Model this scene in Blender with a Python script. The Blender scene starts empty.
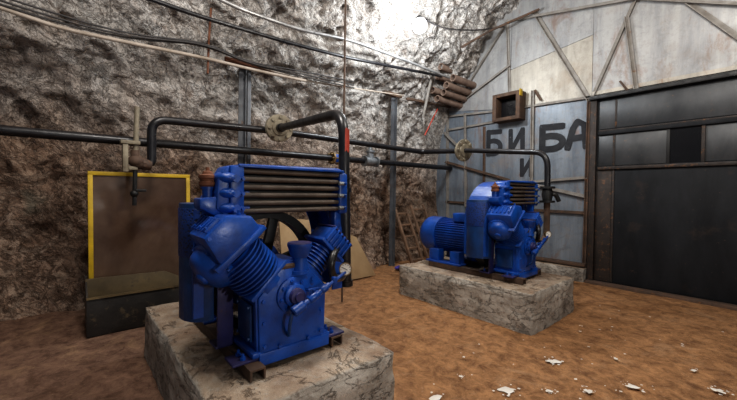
import bpy, bmesh, math, random
from mathutils import Vector, Matrix, noise
C = bpy.context.scene.collection
V = Vector
PI = math.pi
random.seed(7)

# ------------------------------------------------------------------ materials
class NT:
    def __init__(s, name):
        s.m = bpy.data.materials.new(name); s.m.use_nodes = True
        s.t = s.m.node_tree; s.n = s.t.nodes; s.l = s.t.links
        s.b = s.n['Principled BSDF']; s.tc = s.n.new('ShaderNodeTexCoord')
    def link(s, a, b): s.l.new(a, b)
    def put(s, sock, v):
        if hasattr(v, 'is_output'): s.l.new(v, sock)
        elif isinstance(v, (tuple, list)) and len(v) == 3 and sock.type == 'RGBA': sock.default_value = (*v, 1)
        else: sock.default_value = v
    def co(s, scale=(1, 1, 1), rot=(0, 0, 0), space='Object'):
        mp = s.n.new('ShaderNodeMapping'); s.link(s.tc.outputs[space], mp.inputs[0])
        mp.inputs['Scale'].default_value = scale; mp.inputs['Rotation'].default_value = rot
        return mp.outputs[0]
    def rs(s, rot, scale):
        a = s.co((1, 1, 1), rot); mp = s.n.new('ShaderNodeMapping'); s.link(a, mp.inputs[0]); mp.inputs['Scale'].default_value = scale
        return mp.outputs[0]
    def noise(s, scale, detail=6, rough=.6, dist=0, co=None):
        t = s.n.new('ShaderNodeTexNoise'); t.inputs['Scale'].default_value = scale
        t.inputs['Detail'].default_value = detail; t.inputs['Roughness'].default_value = rough
        t.inputs['Distortion'].default_value = dist
        s.link(co if co is not None else s.tc.outputs['Object'], t.inputs['Vector'])
        return t.outputs[0]
    def voro(s, scale, feat='F1', co=None):
        t = s.n.new('ShaderNodeTexVoronoi'); t.feature = feat; t.inputs['Scale'].default_value = scale
        s.link(co if co is not None else s.tc.outputs['Object'], t.inputs['Vector'])
        return t.outputs[0]
    def ramp(s, f, a, b, c0=(0, 0, 0), c1=(1, 1, 1), interp='LINEAR'):
        r = s.n.new('ShaderNodeValToRGB'); s.link(f, r.inputs[0]); r.color_ramp.interpolation = interp
        r.color_ramp.elements[0].position = a; r.color_ramp.elements[1].position = b
        r.color_ramp.elements[0].color = (*c0, 1); r.color_ramp.elements[1].color = (*c1, 1)
        return r.outputs[0]
    def mix(s, f, a, b, mode='MIX'):
        x = s.n.new('ShaderNodeMix'); x.data_type = 'RGBA'; x.blend_type = mode
        s.put(x.inputs[0], f); s.put(x.inputs[6], a); s.put(x.inputs[7], b)
        return x.outputs[2]
    def math(s, op, a, b=0.0, c=0.0):
        x = s.n.new('ShaderNodeMath'); x.operation = op
        s.put(x.inputs[0], a); s.put(x.inputs[1], b); s.put(x.inputs[2], c)
        return x.outputs[0]
    def xyz(s, v):
        x = s.n.new('ShaderNodeSeparateXYZ'); s.link(v, x.inputs[0]); return x.outputs
    def nz(s):
        g = s.n.new('ShaderNodeNewGeometry'); return s.xyz(g.outputs['Normal'])[2]
    def bump(s, h, strength=.4, dist=.02):
        b = s.n.new('ShaderNodeBump'); b.inputs['Strength'].default_value = strength
        b.inputs['Distance'].default_value = dist; s.link(h, b.inputs['Height'])
        s.link(b.outputs[0], s.b.inputs['Normal'])
    def out(s, col, rough=.6, metal=0.0, spec=.5):
        s.put(s.b.inputs['Base Color'], col); s.put(s.b.inputs['Roughness'], rough)
        s.put(s.b.inputs['Metallic'], metal); s.b.inputs['Specular IOR Level'].default_value = spec
        return s.m

def worn(name, col, dark, rust, wear=.62, rough=.38, metal=0.0, dust=.35, scale=14, dustcol=(.09, .06, .045)):
    s = NT(name)
    c = s.mix(s.ramp(s.noise(scale * .35, 4), .35, .7), dark, col)
    c = s.mix(s.math('MULTIPLY', s.ramp(s.noise(scale, 8, .7), wear, wear + .09), .85), c, rust)
    d = s.math('MULTIPLY', s.ramp(s.nz(), .55, 1.0), s.ramp(s.noise(22, 6), .3, .7))
    c = s.mix(s.math('MULTIPLY', d, dust), c, dustcol)
    s.bump(s.noise(scale * 2.2, 6), .18, .01)
    return s.out(c, s.ramp(s.noise(scale * .8, 5), .3, .8, (rough - .1,) * 3, (rough + .22,) * 3), metal)

M = {}
M['blue'] = worn('blue_paint', (.006, .088, .45), (.004, .042, .21), (.05, .03, .03), .65, .36)
M['blue_dark'] = worn('dark_blue_paint', (.006, .060, .22), (.005, .028, .10), (.05, .03, .025), .66, .42)
M['violet'] = worn('violet_faded_paint', (.035, .035, .15), (.02, .02, .07), (.10, .05, .03), .6, .5)
M['rust'] = worn('rusty_steel', (.125, .075, .05), (.055, .036, .026), (.20, .085, .03), .58, .75, 0, .25)
M['rust_dusty'] = worn('dusty_rusty_tube', (.27, .195, .155), (.15, .10, .075), (.22, .10, .05), .6, .75, 0, .2)
M['rust_orange'] = worn('orange_rust', (.22, .085, .04), (.12, .05, .03), (.10, .05, .03), .6, .8, 0, .2)
M['rust_pale'] = worn('pale_rusty_bar', (.31, .295, .275), (.19, .17, .15), (.18, .09, .045), .60, .6, .2, .2)
M['black_pipe'] = worn('black_painted_pipe', (.016, .016, .019), (.008, .008, .010), (.07, .035, .02), .68, .34, 0, .5, 10, (.09, .06, .045))
M['tube'] = worn('brown_dusty_tube', (.125, .10, .08), (.06, .046, .036), (.08, .05, .035), .6, .55, .1, .3)
M['grey_post'] = worn('blue_grey_steel', (.14, .15, .165), (.075, .08, .09), (.17, .10, .06), .58, .5, .3, .2)
M['grey_cable'] = worn('grey_conduit', (.42, .42, .42), (.25, .25, .25), (.2, .15, .1), .68, .35, .5, .1)
M['dark_cable'] = worn('dark_cable_sheath', (.06, .055, .055), (.03, .028, .028), (.15, .11, .08), .6, .5, 0, .5)
M['pale_cable'] = worn('pale_cable_sheath', (.50, .44, .38), (.30, .25, .20), (.2, .13, .08), .6, .55, 0, .1)
M['cast'] = worn('grey_cast_iron', (.30, .32, .34), (.16, .17, .18), (.2, .15, .11), .64, .45, .4, .2)
M['olive'] = worn('pale_olive_iron', (.34, .30, .22), (.17, .145, .105), (.12, .07, .04), .58, .6, .2, .2)
M['brass'] = worn('dirty_brass', (.35, .25, .12), (.18, .12, .06), (.1, .06, .04), .62, .5, .5, .2)
M['yellow'] = worn('yellow_paint', (.70, .47, .02), (.45, .30, .02), (.14, .08, .03), .66, .5, 0, .1)
M['red'] = worn('red_paint', (.48, .06, .035), (.32, .05, .03), (.15, .06, .04), .66, .5)
M['black'] = worn('black_enamel', (.012, .012, .013), (.006, .006, .006), (.06, .03, .02), .7, .5)
M['wood'] = worn('pale_plywood', (.42, .30, .17), (.28, .19, .10), (.18, .11, .06), .62, .75, 0, .2, 5)
M['wood_dark'] = worn('brown_timber', (.24, .145, .09), (.12, .075, .05), (.30, .19, .12), .58, .8, 0, .3)
M['paint_black'] = worn('black_brushed_paint', (.018, .020, .026), (.010, .011, .015), (.14, .15, .17), .62, .7, 0, 0, 8)
M['tank'] = worn('dark_tank_steel', (.035, .032, .03), (.018, .017, .016), (.13, .10, .06), .57, .5, .1, .3, 9)
M['tank_olive'] = worn('olive_tank_steel', (.17, .12, .055), (.08, .058, .03), (.06, .045, .03), .55, .6, 0, .3, 7)
M['paper'] = worn('white_paper', (.78, .75, .70), (.62, .57, .50), (.4, .3, .2), .66, .8, 0, 0)

s = NT('perforated_blue_sheet')
hole = s.ramp(s.voro(1, 'F1', s.co((62, 62, 62))), .30, .42)
s.bump(hole, .5, .006)
M['mesh_blue'] = s.out(s.mix(hole, (.004, .008, .03), s.mix(s.noise(9), (.006, .035, .17), (.010, .05, .25))), .5)
def simple(name, col, rough=.5, metal=0):
    s = NT(name); return s.out(s.mix(s.noise(20), tuple(x * .85 for x in col), col), rough, metal)
M['dial'] = simple('white_dial', (.80, .79, .74), .35)
M['rag'] = simple('violet_blue_rag', (.08, .06, .35), .9)
s = NT('lamp_glass'); s.b.inputs['Emission Color'].default_value = (.93, .97, 1, 1); s.b.inputs['Emission Strength'].default_value = 14
M['lamp'] = s.out((.9, .9, .9), .3)

# rock
s = NT('lime_washed_rock')
p = s.xyz(s.tc.outputs['Object'])
diag = s.rs((.72, 0, 0), (1, .75, 1.25))
n1 = s.noise(1.1, 6, .6, .4); n2 = s.noise(3.2, 10, .70, 1.2, diag); n3 = s.noise(8, 9, .70, 1.0); n4 = s.noise(2.4, 8, .7, 1.6); n5 = s.noise(30, 6, .7, .5)
hz = s.math('ADD', s.math('MULTIPLY', s.math('ADD', p[2], -1.65), .58), s.math('MULTIPLY', s.math('ADD', n1, -.5), 1.6))
hz = s.math('ADD', hz, s.math('MULTIPLY', s.math('ADD', p[1], -2.2), .05))
up = s.ramp(hz, -.15, .85)
low = s.mix(s.ramp(n2, .38, .62), (.13, .080, .055), (.50, .345, .25))
low = s.mix(s.ramp(n4, .50, .68), low, (.52, .40, .31))
hi = s.mix(s.ramp(n2, .34, .58), (.42, .375, .335), (.70, .68, .65))
hi = s.mix(s.math('MULTIPLY', s.ramp(n4, .54, .72), .8), hi, (.36, .26, .20))
c = s.mix(up, low, hi)
c = s.mix(s.math('MULTIPLY', s.ramp(n3, .36, .46, (1, 1, 1), (0, 0, 0)), .42), c, (.10, .068, .05))  # bump dips coloured dark, crease shade put into the rock colour
c = s.mix(s.math('MULTIPLY', s.ramp(n5, .55, .72), .35), c, (.66, .60, .54))
n6 = s.noise(2.3, 6, .6, 1.8, diag); n7 = s.noise(6, 6, .62, 1.5, diag)
k6 = s.ramp(s.math('ABSOLUTE', s.math('ADD', n6, -.5)), .0, .032, (1, 1, 1), (0, 0, 0)); k7 = s.ramp(s.math('ABSOLUTE', s.math('ADD', n7, -.5)), .0, .03, (1, 1, 1), (0, 0, 0))
c = s.mix(s.math('MULTIPLY', k6, .55), c, (.08, .055, .042)); c = s.mix(s.math('MULTIPLY', k7, .35), c, (.06, .04, .03))  # crevice lines: shade of the folds painted into the colour
c = s.mix(s.math('MULTIPLY', s.ramp(n7, .53, .62), .6), c, s.mix(up, (.56, .42, .32), (.70, .665, .62)))
grn = s.ramp(s.noise(.9, 3), .70, .76)
c = s.mix(s.math('MULTIPLY', grn, .35), c, (.06, .16, .13))
s.bump(s.math('ADD', s.math('ADD', s.math('MULTIPLY', n3, .8), s.math('MULTIPLY', n5, .3)), s.math('ADD', s.math('MULTIPLY', n2, .8), s.math('MULTIPLY', s.math('ADD', k6, k7), -.18))), 1.0, .075)
M['rock'] = s.out(c, .8, 0, .3)

# floor
s = NT('trodden_brown_dirt')
p = s.xyz(s.tc.outputs['Object'])
n1 = s.noise(.8, 8, .65, .4); n2 = s.noise(7.5, 10, .76, .5); n3 = s.noise(38, 8, .78); n4 = s.noise(2.2, 10, .76, .8)
c = s.mix(s.ramp(n2, .36, .64), (.14, .066, .030), (.42, .225, .105))
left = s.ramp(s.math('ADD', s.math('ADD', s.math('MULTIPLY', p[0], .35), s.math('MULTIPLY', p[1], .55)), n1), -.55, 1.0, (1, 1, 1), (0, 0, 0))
c = s.mix(s.math('MULTIPLY', left, .85), c, s.mix(s.ramp(n2, .36, .64), (.085, .047, .034), (.25, .155, .115)))  # leftward pinkish dirt, also darkened to paint in the dimmer light there
c = s.mix(s.math('MULTIPLY', s.ramp(n4, .54, .66), .5), c, (.42, .27, .16))
c = s.mix(s.math('MULTIPLY', s.ramp(n4, .34, .44, (1, 1, 1), (0, 0, 0)), .45), c, (.075, .036, .018))
c = s.mix(s.math('MULTIPLY', s.ramp(n3, .58, .70), .55), c, (.48, .36, .26))
c = s.mix(s.math('MULTIPLY', s.ramp(n3, .34, .43, (1, 1, 1), (0, 0, 0)), .6), c, (.05, .026, .015))
s.bump(s.math('ADD', s.math('MULTIPLY', n3, .5), n2), .7, .022)
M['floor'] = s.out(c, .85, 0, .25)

# concrete
s = NT('rough_concrete')
n1 = s.noise(2.2, 8, .65); n2 = s.noise(14, 9, .75); v = s.voro(22); n8 = s.noise(2.4, 8, .68, .6, s.co((1, 1, 2.6)))
c = s.mix(s.ramp(n1, .36, .62), (.23, .205, .175), (.50, .47, .42))
c = s.mix(s.math('MULTIPLY', s.ramp(s.noise(5, 9, .74, .8), .56, .64), .6), c, (.66, .62, .56))
c = s.mix(s.math('MULTIPLY', s.ramp(n2, .54, .64), .65), c, (.13, .10, .08))
crack = s.ramp(s.math('ABSOLUTE', s.math('ADD', n8, -.5)), .0, .014, (1, 1, 1), (0, 0, 0))
c = s.mix(s.math('MULTIPLY', crack, .4), c, (.04, .03, .025))
lines = s.ramp(s.math('FRACT', s.math('ADD', s.math('MULTIPLY', s.xyz(s.tc.outputs['Object'])[2], 7.2), s.math('MULTIPLY', n1, .4))), .0, .07, (1, 1, 1), (0, 0, 0))
c = s.mix(s.math('MULTIPLY', s.math('MULTIPLY', lines, s.ramp(n2, .42, .58)), .55), c, (.085, .065, .05))
dust = s.math('MULTIPLY', s.ramp(s.nz(), .6, .95), s.ramp(n2, .26, .50))
c = s.mix(s.math('MULTIPLY', dust, .8), c, s.mix(s.ramp(n1, .4, .62), (.23, .145, .09), (.46, .35, .25)))
s.bump(s.math('ADD', s.math('ADD', s.math('MULTIPLY', n2, .8), s.math('MULTIPLY', crack, -.8)), s.math('MULTIPLY', v, .25)), .8, .025)
M['concrete'] = s.out(c, .85, 0, .3)

def sheet(name, light, darkc, rust_amt=.55):
    s = NT(name)
    st = s.noise(4.5, 9, .7, .3, s.co((1, 1, .13)))
    n = s.noise(1.5, 8, .65); f = s.noise(18, 7, .75); m = s.noise(5, 9, .72, .8)
    c = s.mix(s.ramp(st, .36, .62), darkc, light)
    c = s.mix(s.math('MULTIPLY', s.ramp(m, .52, .66), .35), c, tuple(x * .5 for x in darkc))
    c = s.mix(s.math('MULTIPLY', s.ramp(f, .50, .66), .38), c, (.24, .215, .19))
    c = s.mix(s.math('MULTIPLY', s.ramp(s.noise(2.6, 10, .74, .5, s.co((1, 1, .35))), .56, .66), rust_amt), c, (.20, .10, .055))
    c = s.mix(s.math('MULTIPLY', s.ramp(n, .57, .72), rust_amt * .55), c, (.30, .21, .14))
    s.bump(s.noise(5, 4), .12, .03)
    return s.out(c, s.ramp(n, .3, .7, (.38,) * 3, (.6,) * 3), .25)
M['sheet_pale'] = sheet('pale_grey_sheet_steel', (.40, .40, .395), (.25, .255, .265), .5)
M['sheet_cream'] = sheet('cream_grey_sheet_steel', (.44, .41, .355), (.29, .27, .235), .55)
M['sheet_blue'] = sheet('blue_grey_sheet_steel', (.235, .27, .31), (.125, .15, .185), .75)
M['sheet_dirty'] = sheet('dirty_grey_sheet_steel', (.33, .32, .31), (.20, .195, .19), .8)

M['gate_rust'] = worn('dark_rusty_gate_bar', (.045, .033, .028), (.02, .017, .016), (.15, .07, .03), .56, .6, .1, .2)
s = NT('black_gate_steel')
n = s.noise(1.6, 8, .7); f = s.noise(16, 8, .75)
c = s.mix(s.ramp(s.noise(2.5, 7, .65, .3, s.co((1, 1, .3))), .35, .7), (.008, .009, .011), (.020, .022, .026))
c = s.mix(s.math('MULTIPLY', s.ramp(f, .64, .72), .55), c, (.16, .10, .06))
c = s.mix(s.math('MULTIPLY', s.ramp(n, .58, .74), .5), c, (.075, .05, .035))
s.bump(f, .1, .01)
M['gate'] = s.out(c, s.ramp(n, .3, .7, (.55,) * 3, (.75,) * 3), 0, .25)
s = NT('grey_gate_steel')
n = s.noise(1.4, 7, .65, .3, s.co((1, 1, .5))); f = s.noise(14, 7, .7)
c = s.mix(s.ramp(n, .35, .68), (.025, .028, .032), (.085, .088, .092))
c = s.mix(s.math('MULTIPLY', s.ramp(f, .6, .7), .5), c, (.17, .10, .06))
M['gate_grey'] = s.out(c, .42, .25)
s = NT('dark_window_glass'); M['pane'] = s.out(s.mix(s.noise(3), (.006, .006, .007), (.014, .014, .016)), .12)

# glossy brown panel of the board
s = NT('glossy_brown_panel')
n = s.noise(1.4, 6, .6, .4); n2 = s.noise(5, 7, .7, .2, s.co((1, 1, .35)))
c = s.mix(s.ramp(n, .35, .68), (.075, .045, .030), (.155, .105, .075))
c = s.mix(s.math('MULTIPLY', s.ramp(n2, .54, .72), .5), c, (.085, .05, .033))
M['panel'] = s.out(c, s.ramp(n2, .3, .75, (.09,) * 3, (.15,) * 3), 0, .7)

# ------------------------------------------------------------------ mesh building
class MB:
    def __init__(s): s.bm = bmesh.new()
    def face(s, vs):
        try: return s.bm.faces.new(vs)
        except ValueError: return None
    def box(s, lo, hi, bev=0.0, mat=None):
        t = bmesh.new(); bmesh.ops.create_cube(t, size=1)
        lo, hi = V(lo), V(hi); d = hi - lo; c = (lo + hi) / 2
        bmesh.ops.scale(t, vec=d, verts=t.verts)
        if bev: bmesh.ops.bevel(t, geom=list(t.edges), offset=min(bev, min(d) * .45), segments=2, affect='EDGES', profile=.5)
        bmesh.ops.translate(t, vec=c, verts=t.verts)
        if mat is not None: bmesh.ops.transform(t, matrix=mat, verts=t.verts)
        s.add(t); return s
    def add(s, t):
        me = bpy.data.meshes.new('tmp'); t.to_mesh(me); t.free(); s.bm.from_mesh(me); bpy.data.meshes.remove(me)
    def beam(s, a, b, w, h=None, up=(0, 0, 1), bev=.003):
        """rectangular bar from a to b"""
        a, b = V(a), V(b); z = (b - a); L = z.length; z.normalize(); u = V(up)
        if abs(z.dot(u)) > .98: u = V((1, 0, 0))
        x = u.cross(z).normalized(); y = z.cross(x)
        m = Matrix((x, y, z)).transposed().to_4x4(); m.translation = a
        h = h or w
        return s.box((-w / 2, -h / 2, 0), (w / 2, h / 2, L), bev, m)
    def angle(s, a, b, w, up=(0, -1, 0), th=.012):
        """L-section bar"""
        a, b = V(a), V(b); z = (b - a); L = z.length; z.normalize(); u = V(up)
        if abs(z.dot(u)) > .98: u = V((1, 0, 0))
        x = u.cross(z).normalized(); y = z.cross(x)
        m = Matrix((x, y, z)).transposed().to_4x4(); m.translation = a
        s.box((-w / 2, 0, 0), (w / 2, th, L), 0, m); s.box((-w / 2, th, 0), (-w / 2 + th, w * .8, L), 0, m); return s
    def tube(s, pts, r, seg=14, bend=0.0, cap=True, rin=None):
        pts = [V(p) for p in pts]
        if bend and len(pts) > 2:
            q = [pts[0]]
            for i in range(1, len(pts) - 1):
                a, b, c = pts[i - 1], pts[i], pts[i + 1]
                d = min(bend, (a - b).length * .49, (c - b).length * .49)
                p0 = b + (a - b).normalized() * d; p2 = b + (c - b).normalized() * d
                for k in range(8):
                    t = k / 7; q.append(p0 * (1 - t) ** 2 + b * 2 * t * (1 - t) + p2 * t * t)
            q.append(pts[-1]); pts = q
        rs = r if isinstance(r, (list, tuple)) else [r] * len(pts)
        def sweep(rs, flip=False):
            rings = []; x = None
            for i, p in enumerate(pts):
                d = (pts[min(i + 1, len(pts) - 1)] - pts[max(i - 1, 0)]).normalized()
                if x is None:
                    x = d.orthogonal().normalized()
                x = (x - d * x.dot(d)).normalized(); y = d.cross(x)
                rings.append([s.bm.verts.new(p + (x * math.cos(2 * PI * k / seg) + y * math.sin(2 * PI * k / seg)) * rs[i]) for k in range(seg)])
            for a, b in zip(rings, rings[1:]):
                for k in range(seg):
                    f = [a[k], a[(k + 1) % seg], b[(k + 1) % seg], b[k]]
                    s.face(f[::-1] if flip else f)
            return rings
        R = sweep(rs)
        if rin:
            Q = sweep([rin] * len(pts), True)
            for e in (0, -1):
                for k in range(seg):
                    f = [R[e][k], R[e][(k + 1) % seg], Q[e][(k + 1) % seg], Q[e][k]]
                    s.face(f if e == -1 else f[::-1])
        elif cap:
            s.face(R[0][::-1]); s.face(R[-1])
        return s
    def cyl(s, a, b, r, seg=20): return s.tube([a, b], r, seg)
    def lathe(s, prof, base, axis, seg=24, cap=True):
        """prof: list of (distance along axis, radius)"""
        axis = V(axis).normalized(); base = V(base); x = axis.orthogonal().normalized(); y = axis.cross(x); rings = []
        for t, r in prof:
            rings.append([s.bm.verts.new(base + axis * t + (x * math.cos(2 * PI * k / seg) + y * math.sin(2 * PI * k / seg)) * max(r, 1e-4)) for k in range(seg)])
        for a, b in zip(rings, rings[1:]):
            for k in range(seg): s.face([a[k], a[(k + 1) % seg], b[(k + 1) % seg], b[k]])
        if cap: s.face(rings[0][::-1]); s.face(rings[-1])
        return s
    def prism(s, poly, fn, a, b, bev=0.0):
        """poly of (p,q); fn(p,q,t) -> point; extruded t=a..b"""
        t = bmesh.new()
        A = [t.verts.new(fn(p, q, a)) for p, q in poly]; B = [t.verts.new(fn(p, q, b)) for p, q in poly]; n = len(poly)
        t.faces.new(A[::-1]); t.faces.new(B)
        for k in range(n): t.faces.new([A[k], A[(k + 1) % n], B[(k + 1) % n], B[k]])
        bmesh.ops.recalc_face_normals(t, faces=t.faces)
        if bev: bmesh.ops.bevel(t, geom=list(t.edges), offset=bev, segments=2, affect='EDGES', profile=.5)
        s.add(t); return s
    def sphere(s, c, r, seg=16, sc=(1, 1, 1)):
        t = bmesh.new(); bmesh.ops.create_uvsphere(t, u_segments=seg, v_segments=seg // 2 + 2, radius=r)
        bmesh.ops.scale(t, vec=V(sc), verts=t.verts); bmesh.ops.translate(t, vec=V(c), verts=t.verts); s.add(t); return s
    def build(s, name, m, parent=None, loc=(0, 0, 0), smooth=35):
        bm = s.bm; bmesh.ops.recalc_face_normals(bm, faces=bm.faces)
        ang = math.radians(smooth)
        for f in bm.faces: f.smooth = True
        for e in bm.edges:
            if len(e.link_faces) == 2 and e.calc_face_angle(0) > ang: e.smooth = False
        me = bpy.data.meshes.new(name); bm.to_mesh(me); bm.free(); me.materials.append(M[m])
        o = bpy.data.objects.new(name, me); C.objects.link(o); o.location = loc
        if parent: o.parent = parent
        return o

def bolts(items, prof, m, parent, name='bolt', seg=6):
    for p, ax in items: MB().lathe(prof, p, ax, seg).build(name, m, parent)
HEX = [(0, .012), (.012, .012)]; STUD = [(0, .014), (.016, .014), (.016, .008), (.03, .008)]
def tag(o, label=None, cat=None, group=None, kind=None):
    if label: o['label'] = label
    if cat: o['category'] = cat
    if group: o['group'] = group
    if kind: o['kind'] = kind
    return o
def empty(name, loc, label, cat, group=None):
    o = bpy.data.objects.new(name, None); C.objects.link(o); o.location = loc; o.empty_display_size = .2
    return tag(o, label, cat, group)
def copy_tree(o, parent=None):
    c = o.copy(); C.objects.link(c); c.parent = parent
    for ch in list(o.children): copy_tree(ch, c)
    return c

def fbm(p, o=4, lac=2.1, g=.5):
    v = 0; a = 1
    for _ in range(o): v += a * noise.noise(p); p = p * lac; a *= g
    return v
def ridge(p, o=4):
    v = 0; a = 1
    for _ in range(o): v += a * (1 - abs(noise.noise(p)) * 2); p = p * 2.13; a *= .5
    return v
def sst(a, b, x):
    t = min(1, max(0, (x - a) / (b - a))); return t * t * (3 - 2 * t)

# ------------------------------------------------------------------ setting: rock, floor
PROF = [(-5.30, -.25), (-5.42, .5), (-5.45, 1.5), (-5.42, 2.3), (-5.30, 2.9), (-5.05, 3.45), (-4.70, 3.95), (-4.25, 4.45), (-3.75, 4.98),
        (-3.1, 5.22), (-2.2, 5.36), (-1.0, 5.5), (.5, 5.55), (2.0, 5.5), (3.4, 5.2), (4.6, 4.6)]
def prof_at(S):
    for (a, b) in zip(PROF, PROF[1:]):
        L = math.dist(a, b)
        if S <= L or b is PROF[-1]:
            t = S / L; n = V((b[1] - a[1], -(b[0] - a[0]))).normalized()
            return a[0] + (b[0] - a[0]) * t, a[1] + (b[1] - a[1]) * t, n
        S -= L
def rock_point(S, y):
    x, z, n = prof_at(S)          # n points into the room
    p = V((x, y, z))
    u, w = (y - z) * .7071, (y + z) * .7071
    wr = .35 * noise.noise(p * 1.1 + V((4, 4, 4))); wq = .12 * noise.noise(p * 3.3 + V((2, 8, 4)))
    st = V((x, u * .8 + wr, w * 1.2 + wr)); s2 = V((x + wq, u + wq, w * 1.15 - wq))
    d = .20 * fbm(p * .55 + V((3, 1, 7)), 3) + .09 * (ridge(st * .9 + V((9, 2, 4)), 3) - 1) + .085 * (ridge(s2 * 2.3 + V((1, 7, 3)), 4) - .8) + .038 * (ridge(s2 * 6.5, 3) - .8)
    low = 1 - sst(2.2, 3.4, z)
    d += low * (-.42 * sst(1.0, -.6, y) + .22 * math.exp(-((y - 4.0) / .6) ** 2) * (1 - sst(.2, 1.6, z)))
    d += .30 * sst(6.0, 6.75, y) * (1 - sst(3.0, 3.6, z))
    d += .22 * (1 - sst(0, .45, z)) * (.6 + .5 * noise.noise(p * 1.5)) * sst(-1, 1.5, y)
    # keep clear of the pipes that run on the wall
    d = min(d - .08, .10 + .2 * (1 - sst(.3, 1.3, z)))
    return V((x + n.x * d, y, z + n.y * d))
def rock_mesh(name, s0, s1, kind_label):
    ds = .030; ny = int((6.95 + 3.0) / .030); ns = max(2, int((s1 - s0) / ds)); bm = bmesh.new(); rows = []
    for i in range(ns + 1):
        S = s0 + (s1 - s0) * i / ns
        rows.append([bm.verts.new(rock_point(S, -3.0 + 9.95 * j / ny)) for j in range(ny + 1)])
    for a, b in zip(rows, rows[1:]):
        for j in range(ny): bm.faces.new([a[j], b[j], b[j + 1], a[j + 1]])
    for f in bm.faces: f.smooth = True
    me = bpy.data.meshes.new(name); bm.to_mesh(me); bm.free(); me.materials.append(M['rock'])
    o = bpy.data.objects.new(name, me); C.objects.link(o); return tag(o, kind=kind_label)
SEG = [math.dist(a, b) for a, b in zip(PROF, PROF[1:])]
s_split = sum(SEG[:8]); s_end = sum(SEG)
rock_mesh('wall_left', 0, s_split, 'structure')
rock_mesh('ceiling', s_split, s_end, 'structure')

bm = bmesh.new(); nx, ny = 230, 230; rows = []
for i in range(nx + 1):
    r = []
    for j in range(ny + 1):
        x = -6.6 + 11.6 * i / nx; y = -3.2 + 10.4 * j / ny
        r.append(bm.verts.new((x, y, -.012 + .014 * fbm(V((x, y, 0)) * 1.3, 4))))
    rows.append(r)
for a, b in zip(rows, rows[1:]):
    for j in range(ny): bm.faces.new([a[j], b[j], b[j + 1], a[j + 1]])
for f in bm.faces: f.smooth = True
me = bpy.data.meshes.new('floor'); bm.to_mesh(me); bm.free(); me.materials.append(M['floor'])
o = bpy.data.objects.new('floor', me); C.objects.link(o); tag(o, kind='structure')

# ------------------------------------------------------------------ steel wall with gate
YW = 6.81
wall = MB()
wall.box((-5.9, YW + .03, -.1), (-2.02, YW + .10, 5.7)); wall.box((-2.02, YW + .03, 3.12), (2.3, YW + .10, 5.7)); wall.box((2.3, YW + .03, -.1), (4.9, YW + .10, 5.7))
wall = tag(wall.build('wall_back', 'sheet_dirty'), kind='structure')
def plate(poly, m, y=YW, th=.03):
    MB().prism(poly, lambda p, q, t: (p, t, q), y, y + th).build('steel_sheet', m, wall)
plate([(-5.7, .0), (-5.0, .0), (-5.0, 3.44), (-5.7, 3.44)], 'sheet_blue')
plate([(-4.995, .1), (-4.06, .1), (-4.06, 3.30), (-4.995, 3.44)], 'sheet_blue')
plate([(-4.055, .1), (-3.02, .1), (-3.02, 3.20), (-4.055, 3.30)], 'sheet_blue', YW - .006)
plate([(-3.015, .30), (-2.03, .30), (-2.03, 3.16), (-3.015, 3.20)], 'sheet_blue')
plate([(-5.7, 3.44), (-4.995, 3.44), (-3.52, 3.24), (-3.49, 4.02), (-3.49, 5.6), (-5.7, 5.6)], 'sheet_pale')
plate([(-3.52, 3.24), (-2.03, 3.16), (-2.03, 4.24), (-3.49, 4.02)], 'sheet_cream', YW - .005)
plate([(-3.485, 4.03), (-2.03, 4.25), (-2.03, 5.6), (-3.485, 5.6)], 'sheet_pale')
plate([(-2.025, 3.14), (.4, 3.14), (.4, 5.6), (-2.025, 5.6)], 'sheet_pale', YW - .003)
plate([(.405, 3.14), (2.3, 3.14), (2.3, 5.6), (.405, 5.6)], 'sheet_pale')
plate([(2.3, 0), (4.8, 0), (4.8, 5.6), (2.3, 5.6)], 'sheet_blue')
def bar(a, b, w=.06, m='rust_pale', name='brace', off=.0):
    MB().angle((a[0], YW - .008 - off, a[1]), (b[0], YW - .008 - off, b[1]), w).build(name, m, wall)
bar((-4.86, 3.50), (-3.55, 5.06), .075, 'rust_pale', 'arch_rib')
bar((-3.57, 5.02), (-3.49, 3.50), .05)
bar((-4.84, 3.50), (-3.50, 4.12), .06, off=.012)
bar((-3.03, 5.02), (-2.05, 3.12), .075)
bar((-2.02, 3.17), (-1.45, 4.60), .06)
bar((-1.55, 4.36), (-1.40, 3.15), .06, off=.03)
bar((-.92, 4.42), (.05, 2.9 + .25), .07)
bar((-3.58, 5.02), (-1.45, 4.60), .06, off=.045)
bar((-1.45, 4.60), (.60, 3.62), .05, off=.045)
bar((-5.0, 3.32), (-3.76, 3.24), .05); bar((-5.0, 3.0), (-3.76, 3.02), .05)
bar((-3.17, 3.22), (-2.04, 3.18), .05)
bar((-5.02, 3.50), (-4.96, .1), .055, name='upright'); bar((-4.53, 3.32), (-4.47, 1.2), .045, name='upright', off=.02)
bar((-3.02, 3.5), (-3.0, .3), .05, name='upright', off=.02); bar((-4.05, 2.95), (-4.02, .4), .045, 'rust', 'upright')
bar((-5.05, 2.25), (-3.45, 1.78), .05, 'rust', off=.03); bar((-5.05, 1.3), (-3.2, 1.25), .045, 'rust')
bar((-3.0, 1.74), (-2.06, 1.80), .05, 'rust_pale', off=.02); bar((-3.0, 1.69), (-2.08, 1.47), .055, off=.02); bar((-3.0, 1.19), (-2.08, 1.18), .05, 'rust')
bar((-2.055, 3.1), (-2.07, .28), .05, 'rust', 'upright', off=.025)
bar((-5.08, 2.95), (-4.72, 2.62), .05, 'rust_pale', 'stub', off=.06)
bar((-2.98, 3.5), (-2.86, 3.28), .04, 'rust', 'stub', off=.03); bar((-1.62, 3.35), (-1.50, 3.15), .03, 'rust', 'stub', off=.03)
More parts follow.
